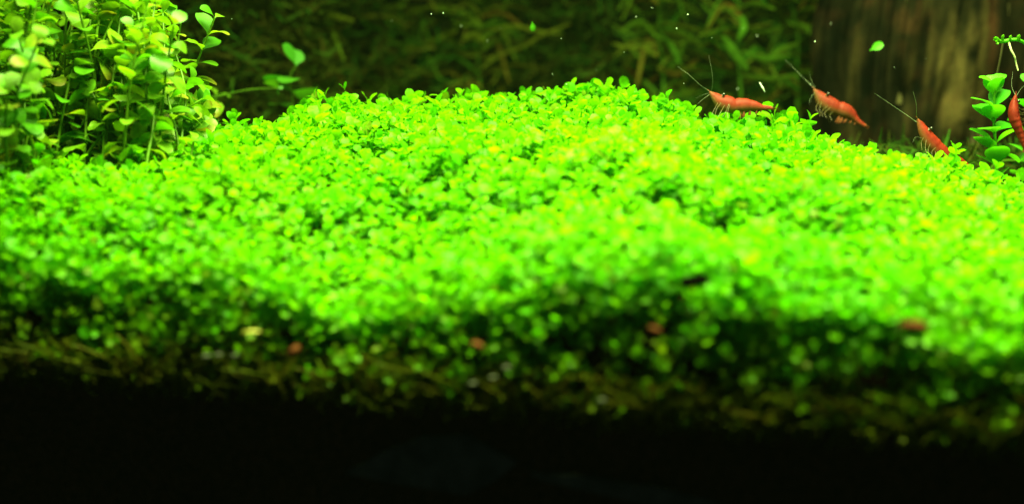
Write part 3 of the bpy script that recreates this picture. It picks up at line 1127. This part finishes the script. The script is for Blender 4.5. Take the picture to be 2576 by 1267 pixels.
shrimp('deep red shrimp lying diagonally with its tail down among the leaves at the right', 0.352, S3, (0.75, -0.66), M_shrimp_deep, (2338, 325),
       [([(2310, 304, 0), (2306, 290, -.002), (2305, 262, -.004), (2297, 230, -.005)], 1.4), ([(2312, 312, 0), (2290, 296, .002), (2255, 272, .004), (2200, 235, .006)], 1.1),
        ([(2312, 310, -.002), (2296, 300, -.004), (2280, 288, -.006)], 0.8), ([(2320, 348, -.003), (2304, 345, -.006), (2296, 358, -.007)], 0.8)],
       [([(2326 + 8 * k, 350 + 8 * k, -0.002 * s), (2318 + 8 * k, 364 + 8 * k, -0.004 * s), (2322 + 8 * k, 380 + 7 * k, -0.005 * s)], 1.2) for k in range(5) for s in (-1, 1)], 14, fat=1.3)
S4 = [(2555, 238, 2.5), (2553, 248, 7), (2550, 262, 12), (2549, 280, 16), (2551, 298, 16.5), (2557, 315, 15), (2563, 330, 12.5), (2568, 344, 10), (2572, 356, 7.5), (2575, 366, 5.5), (2577, 372, 4.5)]
shrimp('orange shrimp clinging head-up to the green shoot at the far right edge', 0.345, S4, (-0.35, -0.1), M_shrimp, (2555, 254),
       [([(2554, 240, 0), (2545, 215, .003), (2548, 180, .006)], 0.8), ([(2558, 240, 0), (2570, 222, .003), (2590, 205, .006)], 0.8)],
       [([(2560, 270 + 8 * k, -0.002 * s), (2572, 278 + 8 * k, 0.004), (2580, 272 + 9 * k, 0.006)], 1.3) for k in range(5) for s in (-1, 1)], 14, tilt=-0.9)

# ------------------------------------------------------------------ small things
def blob(name, label, cat, pos, size, mat, seed, group=None, axis=None):
    r = np.random.default_rng(seed)
    n1, n2 = 9, 12
    V = []
    R = np.eye(3) if axis is None else frame(axis, (0.1, -0.9, 0.4))
    for i in range(n1):
        th = math.pi * i / (n1 - 1)
        for j in range(n2):
            ph = 2 * math.pi * j / n2
            k = 0.8 + 0.4 * float(vnoise(np.array(i * 0.6 + seed), np.array(min(j, n2 - j) * 0.7), seed))
            V.append(R @ (np.array((size[0] * math.cos(th), size[1] * math.sin(th) * math.cos(ph), size[2] * math.sin(th) * math.sin(ph))) * k))
    o = link(name, mesh_from(name, V, grid_quads(n1, n2, True)), None, mat)
    o.location = [float(a) for a in pos]
    tag(o, label, cat, group)
    return o


def on_top(u, v, lift=0.003):
    d = FW + (u - 1288) / F * RT - (v - 633.5) / F * UP
    for s in np.arange(0.17, 0.45, 0.0005):
        p = CAM + d * s
        if p[2] < float(top_z(p[0], p[1])) + lift and p[1] > y_front(p[0]) - 0.001:
            return p
        if p[1] > y_front(p[0]) + 0.0 and p[2] < 0.03 and p[2] < float(top_z(p[0], y_front(p[0]) + 0.01)):
            return p - d * 0.004
    return P(u, v, 0.25)


blob('seed', 'small black seed lying on the bright carpet near its front edge', 'seed', on_top(1747, 706, 0.007), (0.0030, 0.0013, 0.0015), M_black, 3, None, (1, 0.1, 0.12))
for k, (u, v, sx, lab) in enumerate(((2282, 818, 0.0026, 'large rust-brown leaf scrap at the shaded front of the carpet, rightmost of the brown scraps'),
                                     (748, 878, 0.0017, 'round reddish-brown scrap low on the shaded front, leftmost of the brown scraps'),
                                     (1202, 866, 0.0016, 'orange-brown leaf scrap on the shaded front between two darker scraps'),
                                     (1642, 826, 0.0013, 'small dark orange scrap on the shaded front below the black seed'))):
    blob('leaf_scrap', lab, 'debris', on_top(u, v, 0.003) - FW * 0.004, (sx, sx * 0.55, sx * 0.6), M_dead, 10 + k, 'brown scraps', (1, 0.1, (-0.1, 0.9, -0.6, -0.4)[k]))
blob('leaf_scrap', 'single yellowed leaf on the shaded front of the carpet at the left', 'debris', on_top(643, 832, 0.003) - FW * 0.004, (0.0019, 0.0005, 0.0011), M_yellow, 20, None, (1, 0, 0.05))
for k, (u, v) in enumerate(((530, 892), (560, 888), (600, 890), (1240, 945), (1190, 960), (1510, 1000), (1275, 920))):
    blob('gravel_grain', 'pale grain in a short row of three below the yellowed leaf' if k < 3 else 'pale grain among the stems at the middle of the carpet foot', 'gravel',
         on_top(u, v, 0.0) - FW * 0.004, (0.0009, 0.0005, 0.0005), M_grain, 40 + k, 'pale grains below the yellowed leaf' if k < 3 else 'pale grains at the middle of the carpet foot', (1, 0, 0.2))

for u, v, D, sz, d, lab in ((2205, 118, 0.40, 0.0048, (0.8, -0.1, 0.5), 'single green leaf drifting in front of the dark bark'),
                            (1340, 68, 0.40, 0.0030, (0.15, -0.1, -1), 'tiny bright green leaf floating above the middle of the carpet')):
    V, Q = leaf_shape(sz, sz * 0.58, 0.5, 0.15, 9, 0.55)
    me = mesh_from('floating_leaf', V - V.mean(axis=0), Q, np.tile(np.array((0.4, 0, 0, 1.0)), (len(V), 1)))
    me.materials.append(M_sprig)
    o = link('floating_leaf', me)
    o.matrix_world = Matrix.Translation([float(a) for a in P(u, v, D)]) @ Matrix(frame(d, (0.1, -0.85, 0.5)).tolist()).to_4x4()
    tag(o, lab, 'leaf')

blob('sliver', 'thin white sliver drifting in the water between two shrimps', 'debris', P(1917, 219, 0.37), (0.0017, 0.00028, 0.00028), M_speck, 7, None, RT * 0.5 - UP * 0.87)
pr_ = np.random.default_rng(77)
known = [(583, 48), (1160, 66), (985, 53), (1085, 36), (1227, 104), (1260, 70), (1115, 34), (1390, 186), (1412, 98), (1600, 43), (1702, 72), (1855, 224), (1730, 37), (1425, 212),
         (1870, 72), (1500, 175), (1790, 96), (1720, 210), (1905, 90), (2250, 170), (2330, 148), (2050, 105), (2090, 60), (2038, 212), (1570, 132), (1640, 20), (910, 125), (1240, 36)]
for k in range(26):
    u, v = known[k] if k < len(known) else (pr_.uniform(620, 2480), pr_.uniform(5, 200))
    s = 0.00006 + 0.00011 * pr_.random() ** 2
    ax = pr_.normal(0, 1, 3)
    blob('speck', 'tiny white speck drifting in the dark water above the carpet', 'speck', P(u, v, pr_.uniform(0.31, 0.44)), (s * pr_.uniform(1, 2.0), s, s), M_speck, 100 + k, 'white specks in the water', ax)

# added slabs standing in for a dim grey card and a shelf edge
def slab(label, corners, off, seed):
    V = []
    for lay in (0, 0.0015):
        for (u, v) in corners:
            d = FW + (u - 1288) / F * RT - (v - 633.5) / F * UP
            s = (0.0034 - off - CAM[1]) / (d[1] + 0.17 * d[0])
            V.append(CAM + s * d + np.array((0, lay, 0)))
    n = len(corners)
    me = bpy.data.meshes.new('standin_slab')
    c = np.mean(V, axis=0)
    me.from_pydata([tuple(float(x) for x in (p - c)) for p in V], [], [list(range(n))[::-1], list(range(n, 2 * n))] + [[i, (i + 1) % n, (i + 1) % n + n, i + n] for i in range(n)])
    o = link('standin_slab', me, None, M_slab)
    o.location = [float(a) for a in c]
    tag(o, label, 'stone')


slab('faint grey four-sided card, an added slab in the black soil at the bottom', [(868, 1190), (960, 1140), (1060, 1100), (1180, 1096), (1300, 1165), (1240, 1212), (1172, 1246), (1000, 1216)], 0.0, 1)
slab('faint grey thin shelf edge slanting out of the bottom edge, an added slab in the black soil', [(1330, 1188), (1480, 1200), (1640, 1225), (1790, 1262), (1900, 1300), (1650, 1275), (1500, 1240), (1360, 1208)], 0.0, 2)


# ------------------------------------------------------------------ the faintly cloudy water
hz, nt, out = new_mat('cloudy_water')
pv = nt.nodes.new('ShaderNodeVolumePrincipled')
pv.inputs['Color'].default_value = (0.55, 0.95, 0.6, 1)
pv.inputs['Density'].default_value = 0.006
nt.links.new(pv.outputs[0], out.inputs['Volume'])
x0, x1, y0, y1, z0, z1 = -0.8, 0.8, -0.6, 0.9, -1.1, 0.55
hv = [(x, y, z) for z in (z0, z1) for y in (y0, y1) for x in (x0, x1)]
me = bpy.data.meshes.new('haze')
me.from_pydata(hv, [], [(0, 2, 3, 1), (4, 5, 7, 6), (0, 1, 5, 4), (2, 6, 7, 3), (0, 4, 6, 2), (1, 3, 7, 5)])
tag(link('haze', me, None, hz), 'faintly cloudy green tinted water filling the tank', None, None, 'stuff')
